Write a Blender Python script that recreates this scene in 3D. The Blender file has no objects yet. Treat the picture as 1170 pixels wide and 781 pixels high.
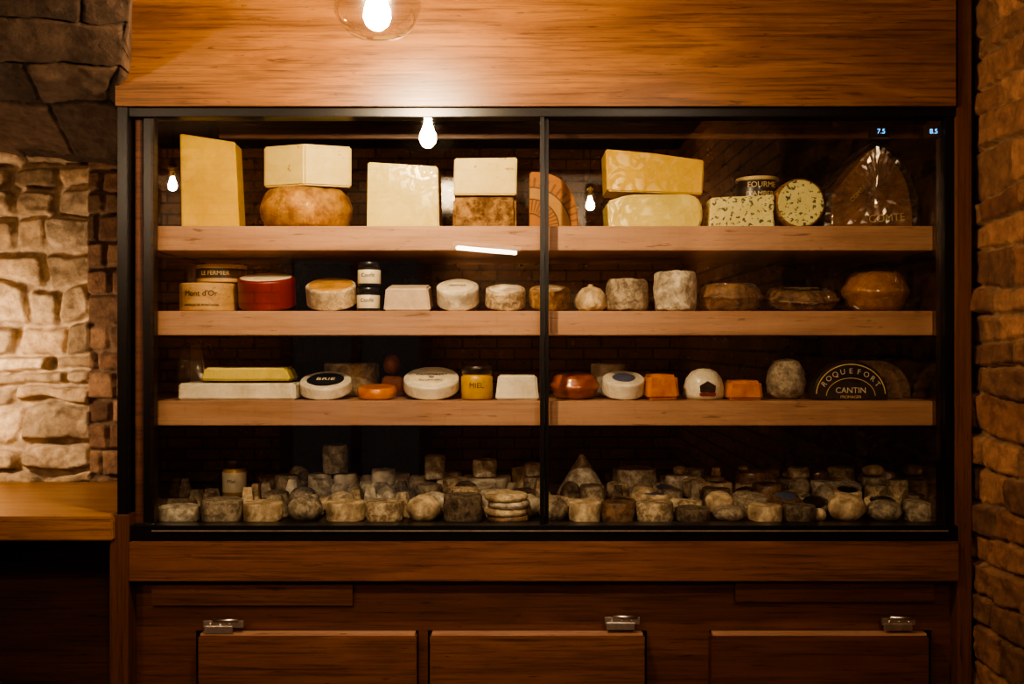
import bpy, bmesh, math, random
import numpy as np
from mathutils import Vector, Matrix, noise as mnoise
random.seed(7)
D=2.85; H=1.4; S=.0025
def X(px,y=0.0): return (px-585)*S*(D+y)/D
def Z(py,y=0.0): return H+(390.5-py)*S*(D+y)/D
def W(w,y=0.0): return w*S*(D+y)/D
COL=bpy.context.scene.collection
try:
    bpy.context.scene.view_settings.view_transform='AgX'
    bpy.context.scene.view_settings.look='AgX - High Contrast'
except Exception as ex_: print(ex_)

# ------------------------------------------------------------ materials
def newmat(name):
    m=bpy.data.materials.new(name); m.use_nodes=True
    nt=m.node_tree; b=nt.nodes['Principled BSDF']
    return m,nt,b
def rgba(c): return (c[0],c[1],c[2],1)
def N(nt,t,**kw):
    n=nt.nodes.new(t)
    for k,v in kw.items():
        if k in n.inputs: n.inputs[k].default_value=v
        else: setattr(n,k,v)
    return n
def ramp(nt,fac,stops):
    r=nt.nodes.new('ShaderNodeValToRGB'); e=r.color_ramp.elements
    e[0].position=stops[0][0]; e[0].color=rgba(stops[0][1])
    e[1].position=stops[-1][0]; e[1].color=rgba(stops[-1][1])
    for p,c in stops[1:-1]:
        q=e.new(p); q.color=rgba(c)
    nt.links.new(fac,r.inputs[0]); return r.outputs[0]
def mix(nt,f,a,b,mode='MIX'):
    n=nt.nodes.new('ShaderNodeMix'); n.data_type='RGBA'; n.blend_type=mode
    for s,v in ((0,f),(6,a),(7,b)):
        if isinstance(v,(int,float)): n.inputs[s].default_value=v
        elif isinstance(v,tuple): n.inputs[s].default_value=rgba(v)
        else: nt.links.new(v,n.inputs[s])
    return n.outputs[2]
def coords(nt,scale=(1,1,1),off=(0,0,0)):
    t=nt.nodes.new('ShaderNodeTexCoord'); m=nt.nodes.new('ShaderNodeMapping')
    nt.links.new(t.outputs['Object'],m.inputs[0]); m.inputs['Scale'].default_value=scale; m.inputs['Location'].default_value=off
    return m.outputs[0]
def tex(nt,vec,scale,detail=5,rough=.6,dist=0):
    n=N(nt,'ShaderNodeTexNoise',Scale=scale,Detail=detail,Roughness=rough,Distortion=dist)
    nt.links.new(vec,n.inputs['Vector']); return n.outputs['Fac']
def bump(nt,b,h,strength,dist=.004):
    n=N(nt,'ShaderNodeBump',Strength=strength,Distance=dist)
    nt.links.new(h,n.inputs['Height']); nt.links.new(n.outputs[0],b.inputs['Normal'])
def wood(name,c1,c2,c3,axis='x',rough=.42,streak=.55,off=0,gr=1.0):
    m,nt,b=newmat(name)
    def sc(a,c): return {'x':(a,c,c),'z':(c,c,a),'y':(c,a,c)}[axis]
    v=coords(nt,sc(1.1*gr,9*gr),(off,off*1.3,off*.7)); n1=tex(nt,v,1.6,8,.62,1.1)
    base=ramp(nt,n1,[(.28,c1),(.5,c2),(.74,c3)])
    v2=coords(nt,sc(3.5,130),(off,off,off)); n2=tex(nt,v2,1.0,4,.7,.3)
    st=ramp(nt,n2,[(.34,(1-streak,)*3),(.52,(1,1,1))])
    v3=coords(nt,sc(9,75),(off,0,off)); n3=tex(nt,v3,1.3,3,.6,.6)
    st3=ramp(nt,n3,[(.29,(.38,.33,.31)),(.38,(1,1,1))])
    c=mix(nt,1.0,base,st,'MULTIPLY'); c=mix(nt,.8,c,st3,'MULTIPLY')
    nt.links.new(c,b.inputs['Base Color']); b.inputs['Roughness'].default_value=rough
    bump(nt,b,n2,.25,.001); return m
def plain(name,c,rough=.5,metal=0,coat=0,var=.15,scale=40):
    m,nt,b=newmat(name)
    n=tex(nt,coords(nt),scale,4)
    d=tuple(x*(1-var) for x in c); e=tuple(min(1,x*(1+var)) for x in c)
    nt.links.new(ramp(nt,n,[(.3,d),(.7,e)]),b.inputs['Base Color'])
    b.inputs['Roughness'].default_value=rough; b.inputs['Metallic'].default_value=metal
    b.inputs['Coat Weight'].default_value=coat; b.inputs['Coat Roughness'].default_value=.08
    return m
def emis(name,c,s,base=None):
    m,nt,b=newmat(name); b.inputs['Base Color'].default_value=rgba(base or c)
    b.inputs['Emission Color'].default_value=rgba(c); b.inputs['Emission Strength'].default_value=s
    return m
def cheese(name,c1,c2,scale=25,rough=.6,coat=0,bmp=.4,spot=None,spotscale=60,spotth=.36,film=0):
    m,nt,b=newmat(name); v=coords(nt,(1,1,1),(random.random()*9,random.random()*9,random.random()*9))
    n=tex(nt,v,scale,6,.72,.5)
    lo,hi=(.39,.61) if bmp>=.5 else (.36,.64)
    c=ramp(nt,n,[(lo,c1),(hi,c2)])
    if bmp>=.5:   # bloom / mould patches on natural rinds
        n5=tex(nt,v,scale*.35,3,.6,.8); c=mix(nt,1.0,c,ramp(nt,n5,[(.38,(.60,.57,.54)),(.6,(1.12,1.1,1.08))]),'MULTIPLY')
    if spot:
        n2=tex(nt,v,spotscale,2,.5,.5)
        f=ramp(nt,n2,[(spotth-.03,(1,1,1)),(spotth+.03,(0,0,0))]); c=mix(nt,f,c,spot)
    nt.links.new(c,b.inputs['Base Color']); b.inputs['Roughness'].default_value=rough
    if film or coat:
        b.inputs['Coat Weight'].default_value=max(film,coat); b.inputs['Coat Roughness'].default_value=.12
        if film:
            b.inputs['Coat Roughness'].default_value=.2; b.inputs['Coat IOR'].default_value=1.9
            nf=tex(nt,v,13,2,.5,3.0); rf=ramp(nt,nf,[(.40,(0,0,0)),(.5,(1,1,1)),(.60,(0,0,0))])
            bb=N(nt,'ShaderNodeBump',Strength=1.0,Distance=.03)
            nt.links.new(rf,bb.inputs['Height']); nt.links.new(bb.outputs[0],b.inputs['Coat Normal'])
    n4=tex(nt,v,scale*3.5,5,.7); bump(nt,b,n4,bmp,.005)
    return m
def clearglass(name,f0=.04,tint=(.95,.95,.93),rough=0):
    m,nt,b=newmat(name); nt.nodes.remove(b); out=nt.nodes['Material Output']
    lw=N(nt,'ShaderNodeLayerWeight',Blend=.5)
    p=N(nt,'ShaderNodeMath',operation='POWER'); nt.links.new(lw.outputs['Facing'],p.inputs[0]); p.inputs[1].default_value=5
    q=N(nt,'ShaderNodeMath',operation='MULTIPLY_ADD'); nt.links.new(p.outputs[0],q.inputs[0]); q.inputs[1].default_value=1-f0; q.inputs[2].default_value=f0
    t=nt.nodes.new('ShaderNodeBsdfTransparent'); t.inputs[0].default_value=rgba(tint)
    g=nt.nodes.new('ShaderNodeBsdfGlossy'); g.inputs['Roughness'].default_value=rough; g.inputs[0].default_value=(1,1,1,1)
    mx=nt.nodes.new('ShaderNodeMixShader'); nt.links.new(q.outputs[0],mx.inputs[0]); nt.links.new(t.outputs[0],mx.inputs[1]); nt.links.new(g.outputs[0],mx.inputs[2])
    nt.links.new(mx.outputs[0],out.inputs[0]); return m

M={}
M['fascia']=wood('wood_fascia',(.115,.047,.017),(.185,.080,.028),(.26,.122,.043),'x',.36,.5,3.1)
M['trim']=wood('wood_trim',(.105,.041,.020),(.16,.066,.032),(.215,.094,.046),'x',.46,.5,6.4)
M['base']=wood('wood_base',(.080,.029,.016),(.12,.046,.024),(.155,.063,.033),'x',.46,.5,11.)
M['post']=wood('wood_post',(.090,.035,.017),(.13,.051,.024),(.17,.072,.035),'z',.48,.5,1.7)
M['shelf']=wood('wood_shelf',(.31,.165,.105),(.39,.225,.147),(.45,.275,.185),'x',.42,.18,8.8)
M['counter']=wood('wood_counter',(.18,.078,.024),(.29,.135,.045),(.40,.205,.072),'x',.28,.5,15.)
M['black']=plain('black_metal',(.008,.0075,.0075),.3,.2)
M['inner']=plain('cabinet_inner_lining',(.016,.010,.008),.14,.2,.0)
M['sidelining']=plain('cabinet_side_lining',(.32,.26,.22),.10,1)
M['innerback']=plain('cabinet_back_lining',(.022,.013,.011),.22,.1)
M['steel']=plain('steel',(.7,.66,.6),.35,1)
M['brass']=plain('brass',(.5,.32,.12),.3,1)
M['glass']=clearglass('pane_glass',.06)
M['lampglass']=clearglass('lamp_glass',.13,(.97,.95,.92),.08)
M['film']=clearglass('cling_film',.16,(.97,.96,.94),.28)
BC=(1,.77,.50)
M['bulbA']=emis('bulb_glow_bright',BC,1600); M['bulbB']=emis('bulb_glow',(1,.79,.56),2000); M['bulbD']=emis('bulb_glow_soft',(1,.79,.56),1500); M['bulbC']=emis('bulb_glow_counter',(1,.81,.59),440)
M['digits']=emis('display_digits',(.1,.45,1),2.5)
M['led']=emis('tube_glow',(1,.93,.8),30)
M['doorglow']=emis('street_door_pane',(.8,.66,.62),.10,(.03,.025,.022))
M['deck']=plain('deck_metal',(.04,.028,.02),.35,.4)

# ------------------------------------------------------------ mesh helpers
def finish(name,bm,mats,parent=None,smooth=False,loc=(0,0,0)):
    me=bpy.data.meshes.new(name); bm.normal_update(); bm.to_mesh(me); bm.free()
    for m in mats: me.materials.append(m)
    if smooth:
        for p in me.polygons: p.use_smooth=True
    o=bpy.data.objects.new(name,me); COL.objects.link(o); o.location=loc
    if parent: o.parent=parent
    return o
def empty(name,loc=(0,0,0)):
    o=bpy.data.objects.new(name,None); COL.objects.link(o); o.location=loc; o.empty_display_size=.1; return o
def box(name,x0,x1,y0,y1,z0,z1,mat,parent=None,bev=.002):
    bm=bmesh.new(); bmesh.ops.create_cube(bm,size=1)
    for v in bm.verts:
        v.co=Vector(((x0+x1)/2+v.co.x*(x1-x0),(y0+y1)/2+v.co.y*(y1-y0),(z0+z1)/2+v.co.z*(z1-z0)))
    if bev: bmesh.ops.bevel(bm,geom=bm.edges[:],offset=bev,segments=2,affect='EDGES')
    return finish(name,bm,[mat],parent)
def lathe(name,prof,mats,seg=40,amp=0,freq=20,smooth=True,parent=None,sq=1.0,sd=None):
    bm=bmesh.new(); rings=[]; sd=random.random()*50 if sd is None else sd
    for r,z,_ in prof:
        if r<1e-6: rings.append([bm.verts.new((0,0,z))])
        else: rings.append([bm.verts.new((r*math.cos(2*math.pi*i/seg),r*sq*math.sin(2*math.pi*i/seg),z)) for i in range(seg)])
    for k in range(len(prof)-1):
        A,B=rings[k],rings[k+1]; mi=prof[k][2]
        for i in range(seg):
            j=(i+1)%seg
            if len(A)==1 and len(B)==1: continue
            if len(A)==1: f=bm.faces.new((A[0],B[j],B[i]))
            elif len(B)==1: f=bm.faces.new((A[i],A[j],B[0]))
            else: f=bm.faces.new((A[i],A[j],B[j],B[i]))
            f.material_index=mi
    if amp:
        for v in bm.verts:
            p=v.co*freq+Vector((sd,sd,sd)); v.co+=mnoise.noise_vector(p)*amp+mnoise.noise_vector(p*2.7)*amp*.4
    bmesh.ops.recalc_face_normals(bm,faces=bm.faces[:])
    return finish(name,bm,mats,parent,smooth)
def roundprof(r,h,e=.006,bulge=0,label=0,rind=0,lab=1,top=None):
    top=rind if top is None else top
    e=min(e,h*.45,r*.4); P=[(0,0,rind),(r*.5,0,rind),(r-e,0,rind)]
    for a in (30,60,90):
        t=math.radians(a); P.append((r-e+e*math.sin(t),e-e*math.cos(t),rind))
    for f in (.2,.4,.5,.6,.8):
        P.append((r+bulge*math.sin(math.pi*f),e+(h-2*e)*f,rind))
    for a in (0,30,60,90):
        t=math.radians(a); P.append((r-e+e*math.cos(t),h-e+e*math.sin(t),top if a==90 else rind))
    if label:
        P.append((label*r+.0006,h,top)); P.append((label*r,h+.0008,lab)); P.append((label*r*.5,h+.0008,lab)); P.append((0,h+.0008,lab))
    else:
        P.append((r*.7,h,top)); P.append((r*.35,h,top)); P.append((0,h,top))
    return P
def rest(o,px,y,zs,th=0,rz=0,roll=0):
    o.rotation_mode='XYZ'; o.rotation_euler=(math.radians(th),math.radians(roll),math.radians(rz))
    R=o.rotation_euler.to_matrix(); lo=min((R@v.co).z for v in o.data.vertices)
    o.location=(X(px,y),y,zs-lo+.0005); return o
def prism(name,poly,depth,mats,plan=False,edgemats=None,capm=(0,0),bev=.004,parent=None,smooth=False,rough=0,cuts=3,freq=22):
    bm=bmesh.new(); n=len(poly)
    if plan: A=[bm.verts.new((p[0],p[1],0)) for p in poly]; B=[bm.verts.new((p[0],p[1],depth)) for p in poly]
    else: A=[bm.verts.new((p[0],0,p[1])) for p in poly]; B=[bm.verts.new((p[0],depth,p[1])) for p in poly]
    f=bm.faces.new(A); f.material_index=capm[0]; f=bm.faces.new(B[::-1]); f.material_index=capm[1]
    for i in range(n):
        j=(i+1)%n; f=bm.faces.new((A[j],A[i],B[i],B[j])); f.material_index=(edgemats[i] if edgemats else 0)
    bmesh.ops.recalc_face_normals(bm,faces=bm.faces[:])
    if bev: bmesh.ops.bevel(bm,geom=bm.edges[:],offset=bev,segments=3,affect='EDGES',clamp_overlap=True)
    if rough:
        bmesh.ops.triangulate(bm,faces=bm.faces[:])
        bmesh.ops.subdivide_edges(bm,edges=[e for e in bm.edges if e.calc_length()>.03],cuts=cuts,use_grid_fill=True)
        bmesh.ops.triangulate(bm,faces=bm.faces[:])
        sd=random.random()*30
        for v in bm.verts: v.co+=mnoise.noise_vector(v.co*freq+Vector((sd,sd,sd)))*rough
    return finish(name,bm,mats,parent)
def pxpoly(pts,y,cx,py0):
    return [(W(a-cx,y),W(py0-b,y)) for a,b in pts]
def text(s,size,loc,rot,mat,parent,name='lettering',sx=1,wrap=0):
    """wrap>0: bend lettering round a vertical cylinder of that radius (loc = cylinder axis, z height)"""
    c=bpy.data.curves.new(name,'FONT'); c.body=s; c.size=size; c.extrude=.0003; c.align_x='CENTER'; c.align_y='CENTER'
    t=bpy.data.objects.new(name+'_c',c); COL.objects.link(t)
    dg=bpy.context.evaluated_depsgraph_get(); me=bpy.data.meshes.new_from_object(t.evaluated_get(dg))
    bpy.data.objects.remove(t); me.materials.clear(); me.materials.append(mat)
    if wrap:
        for v in me.vertices:
            a=v.co.x*sx/wrap; rr=wrap+.0008+v.co.z; v.co=Vector((rr*math.sin(a),-rr*math.cos(a),v.co.y))
        sx=1; rot=(0,0,0)
    o=bpy.data.objects.new(name,me); COL.objects.link(o); o.parent=parent; o.location=loc; o.rotation_euler=rot; o.scale=(sx,1,1)
    return o

# ------------------------------------------------------------ masonry height fields
def vnoise(x,y,seed):
    rs=np.random.RandomState(seed); T=rs.rand(256,256)
    xi=np.floor(x).astype(int); yi=np.floor(y).astype(int); fx=x-xi; fy=y-yi
    fx=fx*fx*(3-2*fx); fy=fy*fy*(3-2*fy)
    g=lambda a,b:T[a%256,b%256]
    return (g(xi,yi)*(1-fx)+g(xi+1,yi)*fx)*(1-fy)+(g(xi,yi+1)*(1-fx)+g(xi+1,yi+1)*fx)*fy
def fbm(x,y,seed,o=4):
    s=0;a=.5
    for k in range(o): s=s+a*(vnoise(x*2**k,y*2**k,seed+k)-.5); a*=.5
    return s
def stones(U,V,rowh,width,seed,warp=.02,gap=.012,jit=.35,umin=-4,umax=4,vmin=-1,vmax=5):
    rs=np.random.RandomState(seed)
    u=U+fbm(U*4,V*4,seed+11,3)*warp*2.4; v=V+fbm(U*3+7,V*5,seed+21,3)*warp*3.2
    rows=[vmin]
    while rows[-1]<vmax: rows.append(rows[-1]+rowh*(1+jit*(rs.rand()*2-1)))
    rows=np.array(rows); ri=np.clip(np.searchsorted(rows,v)-1,0,len(rows)-2)
    dv=np.minimum(v-rows[ri],rows[ri+1]-v)
    du=np.zeros_like(u); cid=np.zeros(u.shape,int)
    for r in np.unique(ri):
        cols=[umin-rs.rand()*width]
        while cols[-1]<umax: cols.append(cols[-1]+width*(.45+1.1*rs.rand()))
        cols=np.array(cols); m=ri==r; uu=u[m]
        ci=np.clip(np.searchsorted(cols,uu)-1,0,len(cols)-2)
        du[m]=np.minimum(uu-cols[ci],cols[ci+1]-uu); cid[m]=ci+r*211
    a=np.clip(du,0,.05); b=np.clip(dv,0,.05)
    d=1/np.sqrt(1/(a+1e-4)**2+1/(b+1e-4)**2)*1.25
    d=d+fbm(U*28,V*28,seed+31,3)*.016
    t=np.clip((d-gap*.45)/(gap*1.0),0,1); h=t*t*(3-2*t)
    R=np.random.RandomState(seed+5).rand(99991,3); rr=R[cid%99991]
    return h,rr
def field_mesh(name,P,C,mat,flip=False):
    nu,nv=P.shape[:2]; me=bpy.data.meshes.new(name)
    idx=np.arange(nu*nv).reshape(nu,nv)
    q=np.stack([idx[:-1,:-1],idx[1:,:-1],idx[1:,1:],idx[:-1,1:]],-1).reshape(-1,4)
    if flip: q=q[:,::-1]
    me.vertices.add(nu*nv); me.vertices.foreach_set('co',P.reshape(-1).astype(np.float32))
    me.loops.add(q.size); me.loops.foreach_set('vertex_index',q.reshape(-1).astype(np.int32))
    me.polygons.add(len(q)); me.polygons.foreach_set('loop_start',np.arange(0,q.size,4,dtype=np.int32))
    me.polygons.foreach_set('use_smooth',np.ones(len(q),bool))
    me.update(); me.validate()
    at=me.color_attributes.new('col','FLOAT_COLOR','POINT')
    c4=np.concatenate([C.reshape(-1,3),np.ones((nu*nv,1))],1); at.data.foreach_set('color',c4.reshape(-1).astype(np.float32))
    me.materials.append(mat); o=bpy.data.objects.new(name,me); COL.objects.link(o); return o
def stonemat(name,b1=.8):
    m,nt,b=newmat(name); a=nt.nodes.new('ShaderNodeAttribute'); a.attribute_name='col'
    v=coords(nt); n=tex(nt,v,22,8,.7); g=ramp(nt,n,[(.3,(.5,.45,.42)),(.68,(1.25,1.2,1.15))])
    c=mix(nt,1.0,a.outputs['Color'],g,'MULTIPLY'); nt.links.new(c,b.inputs['Base Color'])
    b.inputs['Roughness'].default_value=.9; n2=tex(nt,v,80,7,.75); bump(nt,b,n2,b1,.008); return m
SM=stonemat('rough_stone')
def lerp(a,b,t): return np.array(a)[None,None,:]*(1-t[...,None])+np.array(b)[None,None,:]*t[...,None]
def colour(h,rr,c1,c2,mortar):
    c=lerp(c1,c2,rr[...,0]); c=c*(.65+.7*rr[...,1])[...,None]
    return c*h[...,None]+np.array(mortar)[None,None,:]*(1-h)[...,None]
x=np.arange(-2.8,-.98,.006); z=np.arange(0,2.96,.006); U,V=np.meshgrid(x,z,indexing='ij')
h,rr=stones(U,V,.088,.21,3,.046,.014,.5)
quoin=(U>-1.515).astype(float)
h2,rr2=stones(U+5.1,V,.085,.19,9,.014,.008,.25,umin=2,umax=6)
h=np.where(quoin>0,h2,h); rr=np.where(quoin[...,None]>0,rr2,rr)
rel=h*(.020+.050*rr[...,2])*(1-.6*quoin)+fbm(U*9,V*9,4,6)*.06*(1-.6*quoin)
C=np.where(quoin[...,None]>0,colour(h,rr,(.16,.09,.055),(.25,.155,.095),(.18,.12,.08)),colour(h,rr,(.40,.29,.18),(.60,.47,.32),(.50,.39,.27)))  # quoin bricks browner, with their dim lighting also put into the colour
P=np.stack([U,.76-rel-quoin*.03,V],-1); field_mesh('wall_back',P,C,SM)
y=np.arange(-2.0,.12,.005); U,V=np.meshgrid(y,z,indexing='ij')
h,rr=stones(U,V,.095,.20,17,.022,.007,.35)
rel=h*(.010+.022*rr[...,2])+fbm(U*14,V*14,8,6)*.035
C=colour(h,rr,(.15,.068,.036),(.27,.145,.083),(.235,.15,.095))
P=np.stack([1.34-rel,U,V],-1); field_mesh('wall_right',P,C,SM,True)
# stone vault springing over the niche
R=[(-1.37,.72,H+.63),(-1.13,.02,H+.722),(-.975,-.3,H+.873),(-.885,-.5,H+1.05),(-.84,-.85,H+1.45)]
L=[(-2.75,.72,H+.78),(-2.7,.0,H+.84),(-2.7,-.3,H+.98),(-2.7,-.5,H+1.12),(-2.7,-.85,H+1.5)]
def sample(pts,t):
    pts=np.array(pts); n=len(pts)-1; s=t*n; i=np.clip(s.astype(int),0,n-1); f=(s-i)
    p0=pts[np.clip(i-1,0,n)];p1=pts[i];p2=pts[i+1];p3=pts[np.clip(i+2,0,n)]; f=f[...,None]
    return .5*((2*p1)+(-p0+p2)*f+(2*p0-5*p1+4*p2-p3)*f**2+(-p0+3*p1-3*p2+p3)*f**3)
s=np.linspace(0,1,320); t=np.linspace(0,1,300); A,B=np.meshgrid(s,t,indexing='ij')
PL=sample(L,B); PR=sample(R,B); P=PL*(1-A[...,None])+PR*A[...,None]
h,rr=stones(A*1.75,B*1.5,.21,.42,23,.03,.007,.3)
rel=h*(.005+.008*rr[...,2])+fbm(A*22,B*18,31,6)*.022
du=np.gradient(P,axis=0); dv=np.gradient(P,axis=1); nn=np.cross(du,dv); nn/=np.linalg.norm(nn,axis=-1,keepdims=True)
nn=np.where(nn[...,2:3]>0,-nn,nn); P=P+nn*rel[...,None]
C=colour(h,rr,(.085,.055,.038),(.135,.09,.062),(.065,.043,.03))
edge=P[-1]; ex=[];ec=[]
for k in (.33,.66,1.0):
    e=edge.copy(); fr=edge[:,1]<0
    e[:,1]=np.where(fr,edge[:,1]*(1-k),edge[:,1]); e[:,0]=np.where(fr,edge[:,0]*(1-k)+k*np.minimum(edge[:,0],-1.085),edge[:,0])
    ex.append(e); ec.append(C[-1]*1.8)  # skirt colour brightened to paint pendant light on the vault edge
P=np.concatenate([P,np.array(ex)],0); C=np.concatenate([C,np.array(ec)],0)
field_mesh('ceiling_vault',P,C,SM)

# plain shell of the room behind the camera
bk,nt,b=newmat('brick_plain'); v=coords(nt)
br=N(nt,'ShaderNodeTexBrick'); br.inputs['Scale'].default_value=1.0
br.inputs['Brick Width'].default_value=.28; br.inputs['Row Height'].default_value=.09; br.inputs['Mortar Size'].default_value=.008
br.inputs['Color1'].default_value=(.40,.19,.09,1); br.inputs['Color2'].default_value=(.26,.11,.05,1); br.inputs['Mortar'].default_value=(.12,.07,.04,1)
cx=nt.nodes.new('ShaderNodeSeparateXYZ'); nt.links.new(v,cx.inputs[0]); ad=N(nt,'ShaderNodeMath',operation='ADD'); nt.links.new(cx.outputs[0],ad.inputs[0]); nt.links.new(cx.outputs[1],ad.inputs[1])
cb=nt.nodes.new('ShaderNodeCombineXYZ'); nt.links.new(ad.outputs[0],cb.inputs[0]); nt.links.new(cx.outputs[2],cb.inputs[1]); nt.links.new(cb.outputs[0],br.inputs['Vector'])
nt.links.new(br.outputs['Color'],b.inputs['Base Color']); b.inputs['Roughness'].default_value=.85
M['plaster']=plain('ceiling_plaster',(.08,.05,.032),.9,var=.3,scale=6)
M['floor']=plain('stone_floor',(.05,.03,.022),.6,var=.3,scale=9)
box('floor',-2.9,1.5,-5.3,.9,-.1,0,M['floor'],bev=0)
box('ceiling',-2.9,1.5,-5.3,.9,2.96,3.05,M['plaster'],bev=0)
box('wall_left',-2.95,-2.82,-5.3,.9,0,2.96,bk,bev=0)
box('wall_front',-2.82,1.36,-5.35,-5.2,0,2.96,bk,bev=0)
box('wall_right_far',1.345,1.45,-5.2,-1.99,0,2.96,bk,bev=0)
box('wall_back_panel',-1.0,1.45,.78,.88,0,2.96,bk,bev=0)
d1=empty('door_1'); box('door_glass',-1.78,-.72,-5.18,-5.17,.1,2.08,M['doorglow'],d1,0)
for a,b_ in ((-1.86,-1.76),(-1.29,-1.21),(-.74,-.64)): box('door_stile',a,b_,-5.195,-5.14,.02,2.18,M['trim'],d1)
for a,b_ in ((.02,.14),(1.0,1.06),(2.06,2.18)): box('door_rail',-1.86,-.64,-5.19,-5.145,a,b_,M['trim'],d1)

# ------------------------------------------------------------ cabinet
cab=empty('refrigerated_display_cabinet',(0,.3,0)); 
def cbox(*a,**k):
    o=box(*a,**k); o.parent=cab; o.matrix_parent_inverse=Matrix.Translation((0,-.3,0)); return o
def adopt(o): o.parent=cab; o.matrix_parent_inverse=Matrix.Translation((0,-.3,0)); return o
cbox('fascia_panel',X(131,-.03),X(1093,-.03),-.03,.05,Z(121,-.03),2.95,M['fascia'])
cbox('post_right',X(1094,-.02),1.305,-.02,.08,.0,2.95,M['post'])
cbox('post_left_lower',X(125,-.03),X(147,-.03),-.03,.08,0,Z(588,-.03),M['post'])
cbox('lower_trim',X(147,-.03),X(1096,-.03),-.03,.05,Z(664,-.03),Z(619,-.03),M['trim'])
cbox('fascia_shadow_strip',X(138),X(1094),-.005,.05,Z(125),Z(116),M['black'])  # black strip stands in for the shadow line under the fascia
cbox('base_panel',X(150,.03),X(1094,.03),.03,.05,.08,Z(660,.03),M['base'])
cbox('vent_panel_left',X(173,.012),X(403,.012),.012,.03,Z(692,.012),Z(668,.012),M['trim'])
cbox('vent_panel_right',X(840,.012),X(1068,.012),.012,.03,Z(688,.012),Z(662,.012),M['base'])
cbox('plinth',X(150),X(1094),.04,.06,0,.08,M['black'])
for nme,a,b_ in (('cupboard_door_a',226,476),('cupboard_door_b',491,737),('cupboard_door_c',813,1062)):
    cbox(nme,X(a,-.012),X(b_,-.012),-.012,.028,.14,Z(727,-.012),M['trim' if a!=813 else 'base'],bev=.003)
    cbox(nme+'_lit_edge',X(a+2,-.012),X(b_-2,-.012),-.006,.024,Z(727,-.012),Z(724,-.012),M['shelf'],bev=.001)  # paler wood strip paints the lamplight along the door's top edge
    cbox(nme+'_reveal',X(a-2,.025),X(b_+2,.025),.027,.0305,.13,Z(720,.025),M['black'],bev=0)
def hinge(px,py,w=44):
    y=-.006; x0,x1=X(px,y),X(px+w,y)
    cbox('hinge_plate',x0,x1,y,.005,Z(py+11,y),Z(py+3,y),M['steel'],bev=.001)
    cbox('hinge_leaf',x0+.005,x0+.085,y-.004,y+.004,Z(py+17,y),Z(py+9,y),M['steel'],bev=.001)
    bm=bmesh.new(); bmesh.ops.create_cone(bm,cap_ends=True,segments=16,radius1=.005,radius2=.005,depth=.07,matrix=Matrix.Translation(((x0+x1)/2+.008,y-.004,Z(py+2,y)))@Matrix.Rotation(math.pi/2,4,'Y'))
    for i in range(3):
        bmesh.ops.create_cone(bm,cap_ends=True,segments=12,radius1=.0035,radius2=.0025,depth=.003,matrix=Matrix.Translation((x0+.02+i*.028,y-.002,Z(py+7,y)))@Matrix.Rotation(math.pi/2,4,'X'))
    adopt(finish('hinge_barrel',bm,[M['steel']],None,True))
hinge(232,706,46); hinge(691,702,40); hinge(1008,703,38)
cbox('case_stile_left',X(137),X(149),-.02,.62,Z(590),Z(122),M['black'])
cbox('case_stile_mid_left',X(151),X(161),.02,.62,Z(612),Z(122),M['base'])
cbox('case_stile_inner_left',X(163),X(175),.006,.04,Z(602),Z(130),M['black'])
cbox('case_side_left',X(149),X(166),.05,.60,Z(612),Z(125),M['sidelining'])
cbox('case_stile_right',X(1080),X(1094),.0,.62,Z(614),Z(122),M['black'])
cbox('case_top_rail',X(138),X(1094),-.012,.05,Z(134),Z(122),M['black'])
cbox('case_bottom_rail',X(150),X(1094),-.018,.05,Z(617),Z(599),M['black'])
cbox('door_track_line',X(176),X(1080),-.021,-.016,Z(605.5),Z(604),M['steel'],bev=0)
cbox('case_back',X(150),X(1094),.60,.62,Z(640),Z(120),M['innerback'],bev=0)
cbox('case_top',X(150),X(1094),.05,.62,Z(129),Z(121),M['inner'],bev=0)
cbox('case_floor',X(150),X(1094),.05,.62,Z(640),Z(616),M['inner'],bev=0)
cbox('wood_reflection_strip',X(250,.16),X(1062,.16),.16,.18,Z(158,.16),Z(136,.16),M['base'])  # wood strip modelled in place of a brown reflection
cbox('case_lining_right',X(1076),X(1080),.04,.60,Z(614),Z(130),M['sidelining'],bev=0)
GZ0,GZ1=Z(600),Z(133)
cbox('sliding_pane_left',X(172),X(622),-.002,.004,GZ0,GZ1,M['glass'],bev=0)
cbox('sliding_pane_right',X(622),X(1080),.016,.022,GZ0,GZ1,M['glass'],bev=0)
cbox('sliding_stile_left',X(617),X(622),-.006,.010,GZ0,GZ1,M['black'],bev=.001)
cbox('sliding_stile_right',X(622.5),X(627),.010,.028,GZ0,GZ1,M['black'],bev=.001)
SY=.06
SHELF=[]
for nme,t in (('shelf_top',258),('shelf_middle',355),('shelf_low',458)):
    z1=Z(t,SY); z0=Z(t+28,SY); SHELF.append(z1)
    cbox(nme,X(178,SY),X(1066,SY),SY,.56,z0,z1,M['shelf'],bev=.002)
DZ=Z(599,SY); RZ=DZ+.04
cbox('deck',X(168,SY),X(1074,SY),SY-.005,.60,DZ-.02,DZ,M['deck'],bev=0)
cbox('deck_riser',X(178,SY),X(1066,SY),.275,.60,DZ,RZ,M['deck'],bev=0)
for px,s in ((1007,'7.5'),(1067,'8.5')):
    cbox('temperature_display',X(px-12,.03),X(px+10,.03),.030,.05,Z(157,.03),Z(143,.03),M['black'],bev=.001)
    t=text(s,.020,(X(px,.028),.0285,Z(150,.028)),(math.pi/2,0,0),M['digits'],None,'display_digits'); adopt(t)

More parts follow.
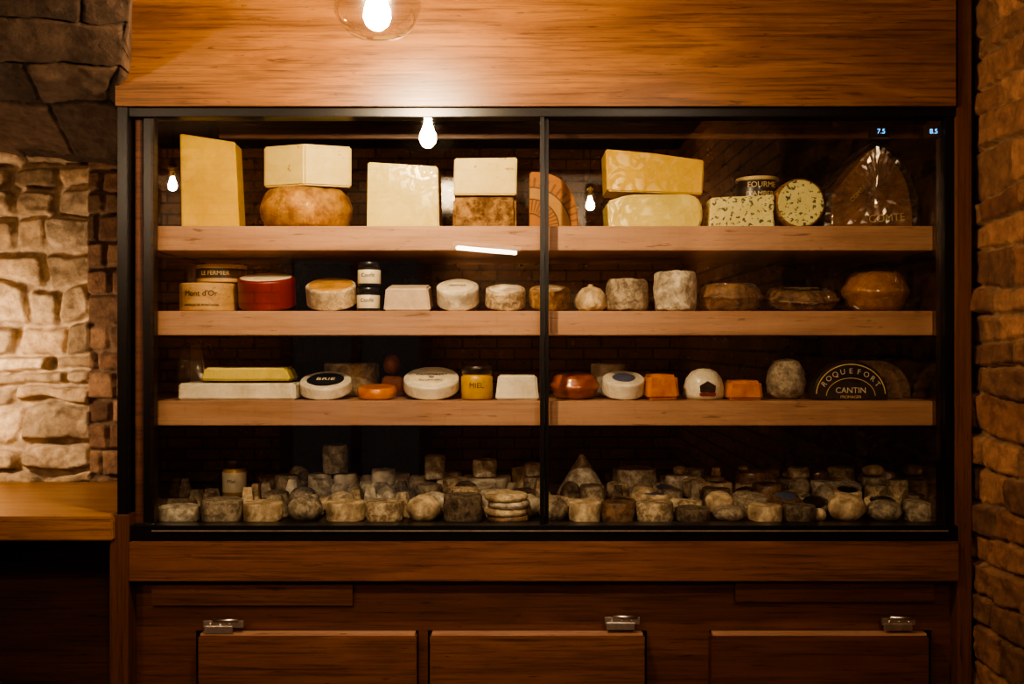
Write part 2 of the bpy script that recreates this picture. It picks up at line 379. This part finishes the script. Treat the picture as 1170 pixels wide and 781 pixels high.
# ------------------------------------------------------------ counter on the left
ct=empty('wooden_counter',(-2,.3,0))
def ctbox(*a):
    o=box(*a,None,.004); o.parent=ct; o.matrix_parent_inverse=Matrix.Translation((2,-.3,0))
zt=Z(590,-.05); xe=X(133,-.05)-.012
ctbox('counter_top',-2.74,xe,-.05,.65,zt-.068,zt,M['counter'])
for i,xx in enumerate((-2.7,-1.95)): ctbox('counter_leg_%d'%i,xx,xx+.08,.1,.55,0,zt-.068,M['post'])
ctbox('counter_shade_panel',-2.7,xe-.02,.56,.60,0,zt-.07,M['base'])  # dark panel added in place of the darkness under the counter

# ------------------------------------------------------------ lamps
def pendant(loc,top=2.96,bm_=None,drop=0):
    e=empty('pendant_lamp',loc)
    pr=[(0,-.088),(.03,-.087),(.058,-.080),(.080,-.062),(.093,-.035),(.096,-.01),(.088,.025),(.068,.055),(.045,.078),(.033,.10),(.031,.125)]
    o=lathe('glass_shade',[(r,z,0) for r,z in pr],[M['lampglass']],48); o.parent=e
    pb=[(0,-.052),(.012,-.050),(.024,-.040),(.030,-.024),(.028,-.006),(.019,.015),(.013,.032),(.013,.045+drop)]
    o=lathe('bulb',[(r,z-drop,0) for r,z in pb],[bm_],24); o.parent=e
    ps=[(0,.045),(.016,.045),(.019,.05),(.019,.085),(.033,.098),(.034,.128),(.012,.14),(.010,.165),(0,.165)]
    o=lathe('socket',[(r,z,0) for r,z in ps],[M['brass']],24); o.parent=e
    h=top-loc[2]; pc=[(.003,.16),(.003,h-.02),(.05,h-.015),(.05,h-.001),(0,h-.001)]
    o=lathe('cord',[(r,z,0) for r,z in pc],[M['black']],12,smooth=False); o.parent=e
    return e
yp=-.66
pendant((X(431,yp),yp,Z(-3,yp)),bm_=M['bulbA'],drop=.02)
pendant((.54,-4.0,2.36),bm_=M['bulbD']); pendant((-2.33,-4.0,2.49),bm_=M['bulbB'])
pendant((-1.93,.28,1.36),2.15,bm_=M['bulbC'])
tl=empty('ceiling_tube_light',(-.2,-5.0,2.12)); tl.rotation_euler=(0,math.radians(5),math.radians(0))
o=box('tube',-.24,.24,-.02,.02,-.015,.015,M['led'],tl,.006); o=box('tube_housing',-.27,.27,-.035,.035,.016,.05,M['steel'],tl,.004)
o=box('bracket',-.02,.02,-.18,-.03,.02,.045,M['steel'],tl,.002)
def fillspot(x,y,tx,tz,power,size=58):  # unseen fill spots added to brighten the lower shelves, dressed with fixtures
    e=empty('added_fill_spot',(x,y,2.86)); d=Vector((tx,.1,tz))-Vector((x,y,2.86)); q=d.to_track_quat('-Z','Y')
    o=lathe('fill_spot_housing',[(.0,.07,0),(.04,.07,0),(.045,.06,0),(.05,-.05,0),(.044,-.05,0),(.04,-.03,0)],[M['black']],28); o.parent=e; o.rotation_mode='QUATERNION'; o.rotation_quaternion=q
    o=lathe('fill_spot_stem',[(.008,.0,0),(.008,.09,0),(.04,.092,0),(.04,.1,0),(0,.1,0)],[M['black']],16); o.parent=e
    L_=bpy.data.lights.new('fill_spot_lamp','SPOT'); L_.energy=power; L_.color=(1,.80,.58); L_.spot_size=math.radians(size); L_.spot_blend=1; L_.shadow_soft_size=.04
    lo=bpy.data.objects.new('fill_spot_lamp',L_); COL.objects.link(lo); lo.parent=e; lo.rotation_mode='QUATERNION'; lo.rotation_quaternion=q; lo.location=d.normalized()*.06
fillspot(-.55,-2.6,-.45,1.06,130,42); fillspot(.65,-2.6,.5,1.06,95,42)

# ------------------------------------------------------------ cheeses
m_gruy=cheese('gruyere_paste',(.50,.31,.035),(.62,.41,.06),7,.45,film=.6,bmp=.15)
m_cream=cheese('cream_paste',(.60,.47,.17),(.70,.57,.25),10,.5,bmp=.15,spot=(.36,.24,.07),spotscale=42,spotth=.29)
m_pale=cheese('pale_paste',(.54,.43,.10),(.66,.54,.17),7,.4,film=.9,bmp=.15)
m_rindor=cheese('orange_rind',(.28,.13,.04),(.50,.29,.10),26,.6,.2,.8)
m_rindbr=cheese('brown_rind',(.12,.055,.022),(.42,.26,.12),34,.8,0,1)
m_rindpale=cheese('buff_rind',(.36,.22,.07),(.50,.33,.12),30,.6)
m_blue=cheese('blue_paste',(.56,.51,.22),(.68,.62,.31),20,.5,bmp=.3,spot=(.07,.09,.05),spotscale=85,spotth=.41)
m_grey=cheese('grey_rind',(.17,.135,.105),(.44,.38,.29),50,.9,0,1)
m_greylt=cheese('light_grey_rind',(.34,.295,.23),(.70,.64,.53),44,.9,0,1)
m_white=cheese('white_rind',(.56,.50,.40),(.82,.76,.64),26,.8,0,.7)
m_whitefilm=cheese('white_wrapped',(.54,.48,.37),(.74,.68,.55),16,.5,film=.8,bmp=.4)
m_orange=cheese('washed_rind',(.42,.12,.02),(.58,.22,.04),24,.35,.5,.4)
m_dkor=cheese('dark_washed_rind',(.18,.04,.016),(.35,.10,.03),20,.3,.7,.4)
m_amber=cheese('amber_rind',(.20,.08,.022),(.36,.16,.045),18,.3,film=.9,bmp=.4)
m_dark=cheese('dark_wrapped',(.07,.036,.022),(.25,.155,.09),22,.4,film=1,bmp=.5)
m_darkrough=cheese('ash_rind',(.055,.043,.035),(.25,.20,.15),50,.9,0,1)
m_comte=cheese('dark_rind_wrapped',(.09,.036,.017),(.28,.13,.055),16,.5,film=.5,bmp=.45)
m_buff=cheese('beige_rind',(.38,.285,.18),(.70,.57,.40),34,.8,0,.9)
m_mould=cheese('mottled_rind',(.20,.145,.095),(.62,.51,.36),50,.9,0,1)
m_pink=cheese('pinkish_paper',(.48,.37,.28),(.58,.47,.37),20,.6)
m_box=wood('box_wood',(.34,.20,.09),(.44,.28,.13),(.52,.35,.18),'x',.6,.2,2)
m_red=plain('red_paper',(.17,.011,.014),.4,0,.4)
m_paper=plain('cream_paper',(.64,.56,.42),.5)
m_black=plain('black_label',(.012,.012,.014),.35,0,.3)
m_or_lab=plain('orange_label',(.52,.27,.07),.45,0,.3,.35,20)
m_blulab=plain('blue_label',(.07,.09,.16),.4)
m_ylw=plain('yellow_label',(.48,.28,.03),.4,0,.5)
m_gold=plain('gold_print',(.60,.47,.24),.4)
m_ink=plain('ink',(.03,.02,.02),.5)
Z1,Z2,Z3=SHELF
EPS=.0008
y=.13
def face_obj(name,pts,y,base,depth,mats,zs=None,lift=0,**k):
    cx=sum(p[0] for p in pts)/len(pts)
    o=prism(name,pxpoly(pts,y,cx,base),depth,mats,**k); o.location=(X(cx,y),y,zs+EPS+lift); return o
o=face_obj('gruyere_cheese_slab',[(206,149),(268,158),(273,257),(208,257)],y,257,.10,[m_gruy,m_rindpale],Z1,edgemats=[1,0,0,0],bev=.003); o.rotation_euler[2]=math.radians(4)
w=W(107,.19); o=lathe('tomme_cheese_wheel',roundprof(w/2-.01,W(47,.19),.028,.01),[m_rindor],64,.005,20); rest(o,351,.25,Z1)
def wedge_plan(name,w,h,dep,fx,mats,px,y,zs,ang=0):
    poly=[(fx,0),(w/2,dep*.28)]+[(w/2*math.cos(a)*1.0,dep*.28+dep*.72*math.sin(a)) for a in np.linspace(.25,math.pi-.25,10)]+[(-w/2,dep*.28)]
    em=[0]+[1]*(len(poly)-2)+[0]
    o=prism(name,poly,h,mats,plan=True,edgemats=em,capm=(1,0),bev=.005); o.location=(X(px,y),y,zs+EPS); o.rotation_euler[2]=ang; return o
wedge_plan('cut_cheese_wedge',W(101,.17),W(47,.15),.17,.0,[m_cream,m_rindpale],347.5,.145,Z1+W(47,.25)+.005)
face_obj('pale_cheese_block',[(420,181),(500,186),(502,257),(419,257)],y,257,.14,[m_pale,m_rindpale],Z1,edgemats=[0,1,0,1])
face_obj('aged_cheese_wedge',[(518,220),(590,220),(590,257),(517,257)],y+.02,257,.15,[m_rindbr],Z1,bev=.009,rough=.003)
o=face_obj('cut_cheese_wedge',[(519,177),(591,176),(590,219),(518,219)],y+.02,219,.14,[m_cream,m_rindpale],Z1,lift=W(38,y+.02)+.003,edgemats=[1,0,0,0])
m_sun,nt,b=newmat('sunburst_label'); v=coords(nt); sp=nt.nodes.new('ShaderNodeSeparateXYZ'); nt.links.new(v,sp.inputs[0])
at=N(nt,'ShaderNodeMath',operation='ARCTAN2'); nt.links.new(sp.outputs[2],at.inputs[0]); nt.links.new(sp.outputs[0],at.inputs[1])
mu=N(nt,'ShaderNodeMath',operation='MULTIPLY'); nt.links.new(at.outputs[0],mu.inputs[0]); mu.inputs[1].default_value=44
si=N(nt,'ShaderNodeMath',operation='SINE'); nt.links.new(mu.outputs[0],si.inputs[0])
ln=N(nt,'ShaderNodeVectorMath',operation='LENGTH'); nt.links.new(v,ln.inputs[0])
K=(.30,.115,.022); Dk=(.05,.019,.009)
rr_=ramp(nt,ln.outputs['Value'],[(.0,K),(.040,Dk),(.046,K),(.085,Dk),(.089,(.34,.18,.05)),(.120,Dk),(.124,K)])
rr_.node.color_ramp.interpolation='CONSTANT'
band=ramp(nt,ln.outputs['Value'],[(.0,(0,0,0)),(.048,(.85,.85,.85)),(.085,(0,0,0)),(.125,(.7,.7,.7)),(.15,(0,0,0))]); band.node.color_ramp.interpolation='CONSTANT'
rays=ramp(nt,si.outputs[0],[(.45,(0,0,0)),(.55,(1,1,1))])
cc=mix(nt,mix(nt,1.0,rays,band,'MULTIPLY'),rr_,(.07,.027,.011)); nt.links.new(cc,b.inputs['Base Color']); b.inputs['Roughness'].default_value=.55
b.inputs['Coat Weight'].default_value=.2
r=W(65,y); pts=[(0,0)]+[(r*.86*math.cos(a)**.75,r*math.sin(a)**.8) for a in np.linspace(0,math.pi/2-.001,18)]
o=prism('patterned_cheese_quarter',pts,.09,[m_sun,m_rindor],edgemats=[0]+[1]*18,bev=.004); o.location=(X(605,y),y,Z1+EPS)
face_obj('cut_cheese_wedge',[(694,226),(708,221),(722,218),(786,217.5),(797,221),(803,232),(803,246),(799,257),(696,257)],y,257,.17,[m_pale,m_rindbr],Z1,edgemats=[0,0,0,1,1,1,1,0,0],bev=.006)
o=face_obj('gruyere_cheese_slab',[(692,168),(748,173),(805,181),(803,220),(694,216)],y,218.5,.15,[m_gruy,m_rindpale],Z1,lift=W(40,y)+.001,edgemats=[1,1,0,0,0]); 
face_obj('blue_cheese_block',[(812,222),(885,218),(885,257),(811,257)],y,257,.12,[m_blue],Z1,rough=.0015)
def jar(name,px,y,zs,w,h,body,lid,label,txt=None,lidh=.22):
    r=W(w,y)/2; hh=W(h,y); k=hh*(1-lidh)
    P=[(0,0,0),(r*.9,0,0),(r,r*.08,0),(r,hh*.12,2),(r+.0006,hh*.13,2),(r+.0006,k*.86,0),(r,k*.88,0),(r*.9,k*.97,0),(r*.86,k,1),(r*.97,k+.0005,1),(r*.97,hh*.98,1),(r*.93,hh,1),(0,hh,1)]
    o=lathe(name,P,[body,lid,label],36); o.location=(X(px,y),y,zs+EPS)
    if txt:
        for i,(s,zz,sz) in enumerate(txt): text(s,sz,(0,0,hh*zz),(0,0,0),m_ink if label is not m_black else m_gold,o,wrap=r+.0006)
    return o
jar('cheese_tin',865,.31,Z1,50,64,m_black,m_gold,m_black,[('FOURME',.84,.024),("D'AMBERT",.68,.022)],.06)
r=W(28,y+.01); o=lathe('blue_cheese_round',[(0,0,0),(r*.5,0,0),(r*.88,0,0),(r*.93,-.0005,1),(r,.003,1),(r*1.03,.04,1),(r,.08,1),(r*.9,.085,1),(0,.085,1)],[m_blue,m_rindbr],48,.001,30)
o.rotation_euler=(-math.pi/2,0,0); o.location=(X(915,y),y,Z1+r*1.03+.001)
# dark-rinded sector bundled in crinkled clear film
pts=[(950,222),(966,200),(984,178),(998,164),(1008,167),(1026,184),(1038,208),(1043,232),(1043,257),(950,257)]
cmt=face_obj('film_wrapped_cheese_wedge',pts,y+.012,257,.12,[m_comte,m_rindbr],Z1,bev=.006,rough=.004)
text('COMTE',.032,(W(12,y),-.005,W(12,y)),(math.pi/2,math.radians(-4),0),m_gold,cmt)
text('COMTE',.018,(W(-21,y),-.005,W(40,y)),(math.pi/2,math.radians(-46),0),m_gold,cmt)
cxm=sum(p[0] for p in pts)/len(pts)
# film: pleats radiating from the gathered apex, modelled as a ridged sheet over front and sides
fp=[(941,216),(949,206),(957,199),(968,186),(977,176),(989,164),(999,157),(1009,160),(1019,168),(1030,178),(1038,190),(1044,204),(1049,219),(1051,232),(1051,256.5),(1020,256.5),(996,256.5),(970,256.5),(942,256.5),(940,236)]
poly=pxpoly(fp,y,cxm,257); ax,az=poly[6]; bm=bmesh.new(); rnd=random.Random(4); NR=9; rings=[]
cxp,czp=W(-2,y),W(42,y)
for k in range(NR+1):
    t_=k/NR; ring=[]
    for i,(a_,c_) in enumerate(poly):
        for sub in range(3):
            n_=poly[(i+1)%len(poly)]; f_=sub/3; qx=a_*(1-f_)+n_[0]*f_; qz=c_*(1-f_)+n_[1]*f_
            px_=cxp+(qx-cxp)*t_; pz_=czp+(qz-czp)*t_
            d_=-.012-.005*rnd.random()-(.006 if (i*3+sub)%2 else 0)*(1 if k>1 else 0)
            if k==NR: d_=.004*rnd.random()
            ring.append(bm.verts.new((px_+(rnd.random()-.5)*.004*(k>0),d_,max(0.001,pz_+(rnd.random()-.5)*.004*(k>0)))))
    rings.append(ring)
back=[bm.verts.new((v_.co.x+(rnd.random()-.5)*.005,.13,v_.co.z)) for v_ in rings[-1]]; rings.append(back)
for k in range(1,len(rings)):
    A_,B_=rings[k-1],rings[k]; n_=len(A_)
    for i in range(n_):
        j=(i+1)%n_
        if k==1:
            continue
        bm.faces.new((A_[i],A_[j],B_[j],B_[i]))
bm.faces.new(rings[1]); 
for v_ in rings[0]: bm.verts.remove(v_)
bmesh.ops.triangulate(bm,faces=bm.faces[:])
finish('film_wrap',bm,[M['film']],cmt)
def disc(name,x0,x1,top,base,zs,y,th,mats,label=0,amp=0,bulge=0,e=.006,topm=None,rz=0,txt=None,roll=0,side=None):
    w=W(x1-x0,y); hh=W(base-top,y)*(1.12 if th>10 else 1.03); r=w/2-bulge; t=math.radians(th)
    h=max(.018,(hh-w*math.sin(t))/math.cos(t))
    o=lathe(name,roundprof(r,h,e,bulge,label,0,1,topm),mats,44,amp,28)
    rest(o,(x0+x1)/2,y+w/2*math.cos(t),zs,th,rz,roll)
    o.location.x=X((x0+x1)/2,y+.02)
    if txt:
        for s,yy,sz,m in txt: text(s,sz,(0,yy,h+.0016+amp),(0,0,0),m,o)
    if side:
        for s,zz,sz,m in side: text(s,sz,(0,0,zz*h),(0,0,0),m,o,wrap=r+bulge+.0006)
    return o
y=.10
o=disc('boxed_cheese',198,264,322,354,Z2,y,0,[m_box,m_paper],.8,side=[("Mont d'Or",.62,.023,m_ink),('FROMAGE DE MONTAGNE',.22,.009,m_ink)])
hb=W(34,y)
o=lathe('boxed_cheese',roundprof(W(29,y),W(21,y),.003),[m_box],40); o.location=(X(245,y+.05),y+.05+W(29,y),Z2+hb+.002)
bnd=lathe('label_band',[(W(29,y)+.0006,.012,0),(W(29,y)+.0006,.042,0)],[m_black],40); bnd.parent=o
text('LE FERMIER',.018,(0,0,.027),(0,0,0),m_gold,o,wrap=W(29,y)+.001)
disc('red_boxed_cheese',267,333,311,354,Z2,y,13,[m_red,m_paper],.9)
disc('orange_labelled_cheese',347,405,316,354,Z2,y,21,[m_buff,m_or_lab],.88,.001)
jar('jam_jar',421,y+.03,Z2,26,27,m_black,m_black,m_paper,[('Confit',.45,.016)])
jar('jam_jar',422,y+.03,Z2+W(28,y+.03),26,28,m_black,m_black,m_paper,[('Confit',.45,.016)])
def block(name,x0,x1,top,base,zs,y,dep,mats,th=0,rz=0,bev=.005,inset=3,rough=.001):
    w=W(x1-x0,y)/2; h=W(base-top,y)
    if th: h=(h-dep*math.sin(math.radians(th)))
    i=W(inset,y)
    o=prism(name,[(-w,0),(w,0),(w-i,h),(-w+i,h)],dep,mats,bev=bev,rough=rough)
    rest(o,(x0+x1)/2,y,zs,th,rz); return o
def filmwrap(o,grow=.007,rough=.008):
    bm=bmesh.new(); bm.from_mesh(o.data); bm.normal_update()
    bmesh.ops.subdivide_edges(bm,edges=[e for e in bm.edges if e.calc_length()>.02],cuts=2,use_grid_fill=True)
    bm.normal_update(); sd=random.random()*9
    for v in bm.verts:
        v.co+=v.normal*grow+mnoise.noise_vector(v.co*34+Vector((sd,0,0)))*rough; v.co.z=max(v.co.z,.0)
    for f in bm.faces: f.material_index=0
    bmesh.ops.triangulate(bm,faces=bm.faces[:])
    return finish('film_wrap',bm,[M['film']],o)
block('square_cheese',438,492,321,354,Z2,y,.12,[m_pink],8)
disc('white_cheese_round',498,547,318,354,Z2,y,25,[m_white,m_paper],.75,.001,txt=[('FERMIER',.0,.014,m_blulab)])
disc('white_cheese_round',554,601,323,354,Z2,y,19,[m_mould,m_white],.8,.002)
disc('spotted_cheese_round',605,652,324,354,Z2,y,16,[m_rindbr,m_mould],.7,.002)
r=W(20,y); P=[(0,0,0),(r*.7,0,0),(r*.97,r*.25,0),(r,r*.55,0),(r*.85,r*.95,0),(r*.55,r*1.3,0),(r*.22,r*1.45,0),(r*.14,r*1.52,0),(r*.17,r*1.6,0),(0,r*1.62,0)]
o=lathe('knotted_cheese_dome',P,[m_buff],36,.005,30); rest(o,675,y+.07,Z2)
disc('grey_cheese_drum',694,743,318,354,Z2,y,0,[m_grey],0,.005,.002,.012)
disc('pale_cheese_drum',749,799,310,354,Z2,y,0,[m_greylt],0,.005,.002,.01)
disc('wrapped_cheese_wheel',802,879,319,354,Z2,y,3,[m_dark],0,.004,.008,.03)
disc('labelled_cheese_wheel',881,969,318,353,Z2,y,9,[m_dark,m_black],.62,.002,.010,.022,txt=[('LAGUIOLE',.0,.022,m_gold),('* * *',-.035,.02,m_gold)])
disc('amber_cheese_wheel',972,1049,306,353,Z2,y,2,[m_amber],0,.003,.012,.05)
o=block('ghost_reflection_block',184,232,300,354,Z2,.42,.10,[m_whitefilm],0,0,.008,8,.003); filmwrap(o)  # wrapped block added where a pale ghost reflection sits
# ---- low shelf
o=block('ghost_reflection_block',182,236,400,457,Z3,.40,.10,[m_whitefilm],0,0,.01,8,.004); filmwrap(o)  # second added block, again standing in for a pale reflection
o=block('brie_cheese_slab',203,338,438,457,Z3,y,.16,[m_whitefilm],0,0,.005,1)
o=block('wrapped_cheese_piece',228,332,422,437,Z3+W(20,y)+.003,y+.02,.12,[m_pale],0,0,.006,6,.003)
disc('labelled_cheese_round',339,399,428,457,Z3,y,18,[m_whitefilm,m_black],.72,.001,txt=[('BRIE',.0,.03,m_paper)])
disc('white_cheese_round',366,430,421,457,Z3,y+.20,0,[m_buff],0,.001)
disc('orange_cheese_round',406,452,440,457,Z3,y,6,[m_orange],0,.001,.002)
r=W(10,.3)
block('cheese_box_small',434,462,434,457,Z3,.29,.08,[m_dkor])
o=lathe('smoked_cheese_ball',[(0,0,0)]+[(r*math.sin(a)*(1-.12*(-math.cos(a))),r*1.25*(1-math.cos(a)),0) for a in np.linspace(.25,math.pi-.1,12)]+[(0,r*2.5,0)],[m_dkor],28); rest(o,448,.33,Z3+W(23,.29)+.003)
disc('white_labelled_cheese',459,524,423,457,Z3,y,21,[m_whitefilm,m_paper],.8,.001,txt=[('CAMEMBERT',.014,.017,m_blulab),('AU LAIT CRU',-.028,.012,m_blulab),('*',-.012,.04,m_blulab)])
jar('mustard_jar',545,y+.05,Z3,36,38,m_ylw,m_black,m_ylw,[('MIEL',.42,.022)],.24)
block('white_square_cheese',566,616,429,457,Z3,y,.11,[m_whitefilm],0)
disc('red_cheese_wheel',629,687,426,457,Z3,y,5,[m_dkor],0,.002,.008,.02)
disc('white_cheese_round',676,716,421,457,Z3,y+.19,0,[m_white],0,.001)
disc('blue_labelled_cheese',689,738,427,457,Z3,y,19,[m_whitefilm,m_blulab],.55,.001)
block('orange_cheese_half',739,778,428,457,Z3,y,.10,[m_orange],0,6,.01,3,.002)
r=W(24,y); P=[(0,0,0),(r*.9,0,0),(r,r*.2,0),(r*.97,r*.6,0),(r*.85,r*1.0,0),(r*.6,r*1.32,0),(r*.3,r*1.45,0),(0,r*1.48,0)]
o=lathe('white_cheese_dome',P,[m_whitefilm],36,.001,30); rest(o,804,y+.07,Z3)
lb=prism('label',[(-.022,0),(.022,0),(.024,.02),(0,.034),(-.024,.02)],.002,[m_black],bev=0); lb.parent=o; lb.location=(.0,-r-.003,.022)
lb2=prism('label_band',[(-.024,0),(.024,0),(.024,.008),(-.024,.008)],.002,[m_red],bev=0); lb2.parent=o; lb2.location=(.0,-r-.003,.012)
block('orange_cheese_brick',831,873,435,457,Z3,y,.09,[m_orange],0,0,.008,3,.002)
r=W(22.5,y); P=[(0,0,0),(r*.6,0,0),(r*.9,r*.25,0),(r*1.0,r*.8,0),(r*.93,r*1.45,0),(r*.65,r*1.9,0),(r*.3,r*2.02,0),(0,r*2.05,0)]
o=lathe('grey_cheese_ball',P,[m_grey],40,.004,35); rest(o,898,y+.07,Z3)
def half(name,px,y,w,h,dep,mats):
    a=W(w,y)/2; b_=W(h,y); z0=.012
    pts=[(-a,0),(a,0),(a,z0)]+[(a*math.cos(t),z0+(b_-z0)*math.sin(t)) for t in np.linspace(.12,math.pi-.12,22)]+[(-a,z0)]
    o=prism(name,pts,dep,mats,bev=.003); o.location=(X(px,y),y,Z3+EPS); return o
rq=half('roquefort_cheese_half',972,y,86,45,.05,[m_black,m_black])
half('roquefort_cheese_half',991,y+.055,82,44,.05,[m_dark,m_dark]); half('roquefort_cheese_half',1002,y+.11,78,43,.05,[m_dark])
def arc(name,a,b_,z0,t0,t1,wd,mat,par,yy=-.0012):
    bm=bmesh.new(); pr=None
    for t in np.linspace(t0,t1,30):
        p=bm.verts.new((a*math.cos(t),yy,z0+b_*math.sin(t))); q=bm.verts.new(((a-wd)*math.cos(t),yy,z0+(b_-wd)*math.sin(t)))
        if pr: bm.faces.new((pr[0],p,q,pr[1]))
        pr=(p,q)
    return finish(name,bm,[mat],par)
a=W(86,y)/2; hb=W(45,y)
arc('label_rim',a*.93,hb*.80,.014,.05,math.pi-.05,.003,m_gold,rq); arc('label_rim',a*.66,hb*.48,.010,.05,math.pi-.05,.002,m_gold,rq)
for i,ch in enumerate('ROQUEFORT'):
    t=math.radians(152-i*15.5); text(ch,.022,(a*.80*math.cos(t),-.0015,.013+hb*.62*math.sin(t)),(math.pi/2,-(t-math.pi/2)*.75,0),m_paper,rq)
text('CANTIN',.024,(0,-.0015,.028),(math.pi/2,0,0),m_paper,rq); text('FROMAGER',.012,(0,-.0015,.009),(math.pi/2,0,0),m_gold,rq)

# ---- deck: mass of small cheeses
grp=empty('small_goat_cheese_assortment',(0,.3,DZ))
def addg(o): o.parent=grp; o.matrix_parent_inverse=Matrix.Translation((0,-.3,-DZ)); return o
def small(px,y,w,h,mat,lift=0,kind='drum',th=0,label=None,rz=0):
    zs=(RZ if y>=.30 else DZ)+lift; r=W(w,y)/2; hh=W(h,y)
    if kind=='ball':
        P=[(0,0,0)]+[(r*math.sin(a)**.8,hh/2*(1-math.cos(a)),0) for a in np.linspace(.35,math.pi-.3,9)]+[(0,hh,0)]; o=lathe('ball_cheese',P,[mat],26,.0035,40)
    elif kind in('cone','pyr'):
        P=[(0,0,0),(r*.95,0,0),(r,hh*.06,0),(r*.60,hh*.5,0),(r*(.16 if kind=='cone' else .42),hh*.93,0),(r*(.08 if kind=='cone' else .38),hh,0),(0,hh,0)]
        o=lathe('cone_cheese' if kind=='cone' else 'pyramid_cheese',P,[mat],30 if kind=='cone' else 4,.0015,30,smooth=kind=='cone')
        if kind=='pyr': rz+=45
    elif kind=='log':
        L_=2*r; q=hh/2; P=[(0,0,0),(q*.8,0,0),(q,q*.2,0),(q,L_*.5,0),(q,L_-q*.2,0),(q*.8,L_,0),(0,L_,0)]; o=lathe('goat_cheese_log',P,[mat],22,.0015,40)
        rest(o,px,y,zs,0,rz,90); o.location.x=X(px,y)-r*math.cos(math.radians(rz)); addg(o); return o
    else:
        if th: hh=max(.014,hh-2*r*math.sin(math.radians(th)))
        P=roundprof(r,hh,.006,.001,.7 if label else 0); o=lathe('goat_cheese',P,[mat]+([label] if label else []),28,.0026,40)
    rest(o,px,y,zs,th,rz); addg(o); return o
A=[(205,46,17,m_greylt,'drum'),(254,46,25,m_grey,'drum'),(301,44,21,m_buff,'drum'),(349,40,29,m_grey,'ball'),(395,44,22,m_buff,'drum'),(440,42,23,m_mould,'drum'),(484,38,30,m_buff,'ball'),
 (529,44,30,m_darkrough,'drum'),(632,34,27,m_grey,'ball'),(668,36,22,m_buff,'drum'),(706,38,22,m_dark,'drum'),(748,42,22,m_mould,'drum'),(791,40,15,m_darkrough,'drum'),(833,38,18,m_grey,'ball'),(874,38,18,m_buff,'drum'),(913,36,18,m_darkrough,'drum'),(937,14,14,m_buff,'ball'),(967,42,31,m_buff,'ball'),(1010,40,24,m_grey,'ball'),(1050,34,22,m_grey,'drum')]
for px,w,h,mt,k in A: small(px,.115,w,h,mt,0,k)
for i,mt in enumerate((m_dark,m_buff,m_greylt,m_buff)): small(580+(-1)**i*1.5,.115,48,7.5,mt,i*W(8,.115))
mats=[m_buff,m_greylt,m_grey,m_mould,m_white,m_mould,m_greylt,m_darkrough]
random.seed(11)
def row(px,x1,y,ws,h0,h1,ths,darkp,skips=()):
    while px<x1:
        w=random.choice(ws); lab=None; mt=random.choice(mats); hit=[s_ for s_ in skips if s_[0]<px<s_[1]]
        if hit: px=hit[0][1]+4; continue
        if px>690 and random.random()<darkp: lab=random.choice((m_black,m_black,m_blulab)); mt=random.choice((m_buff,m_dark,m_darkrough,m_mould))
        k='drum' if lab else random.choice(('drum','drum','ball','log','pyr'))
        hh=random.uniform(h0,h1)
        if k=='log': hh=min(hh,20)
        small(px,y,w,hh,mt,0,k,random.choice(ths) if k=='drum' else 0,lab,random.uniform(-12,12)); px+=w+1
row(205,1055,.20,(32,36,40),24,33,(0,16,26),.45)
row(225,1050,.255,(24,28,32),26,38,(0,0,12),.4,((246,288),))
row(212,1050,.315,(26,30,32),14,26,(0,14),.4,((232,300),(625,702)))
row(310,1050,.42,(26,30),18,30,(0,),.3,((625,702),))
small(665,.335,58,47,m_greylt,0,'cone')
yd=.365
st=[(328,27,22,m_grey,0),(366,27,24,m_greylt,0),(395,27,24,m_white,0),(383,28,32,m_greylt,25),(438,27,18,m_white,11),(438,30,11,m_buff,0),(484,24,14,m_buff,0),(511,26,17,m_white,0),(497,23,27,m_greylt,17.5),(538,26,19,m_greylt,0),(566,28,19,m_white,0),(554,27,20,m_greylt,20),(610,24,20,m_grey,0),(610,22,14,m_greylt,21),
 (725,50,30,m_grey,0),(775,30,22,m_greylt,0),(815,28,20,m_dark,0),(858,34,26,m_dark,0),(905,30,18,m_darkrough,0),(950,28,18,m_dark,0),(998,26,20,m_grey,0),(1040,30,24,m_greylt,0)]
for px,w,h,mt,l in st: small(px,yd,w,h,mt,W(l,yd))
small(998,yd,24,13,m_buff,W(21,yd),'ball'); small(778,yd,18,10,m_mould,W(23,yd),'ball'); small(1048,yd-.02,26,15,m_greylt,W(25,yd),'log',rz=30)
small(912,yd,24,12,m_mould,W(19,yd),'drum')
jar('honey_jar',268,.345,RZ+.0,27,42,m_ylw,m_black,m_paper,[('Miel',.42,.016)],.24)

# ------------------------------------------------------------ world, camera
w=bpy.data.worlds.new('World'); bpy.context.scene.world=w; w.use_nodes=True
w.node_tree.nodes['Background'].inputs[0].default_value=(1,.7,.45,1); w.node_tree.nodes['Background'].inputs[1].default_value=.02
cam=bpy.data.cameras.new('camera'); cam.sensor_width=36; cam.lens=36*D/(1170*S); cam.clip_start=.05
co=bpy.data.objects.new('camera',cam); COL.objects.link(co); co.location=(0,-D,H); co.rotation_euler=(math.pi/2,0,0)
bpy.context.scene.camera=co
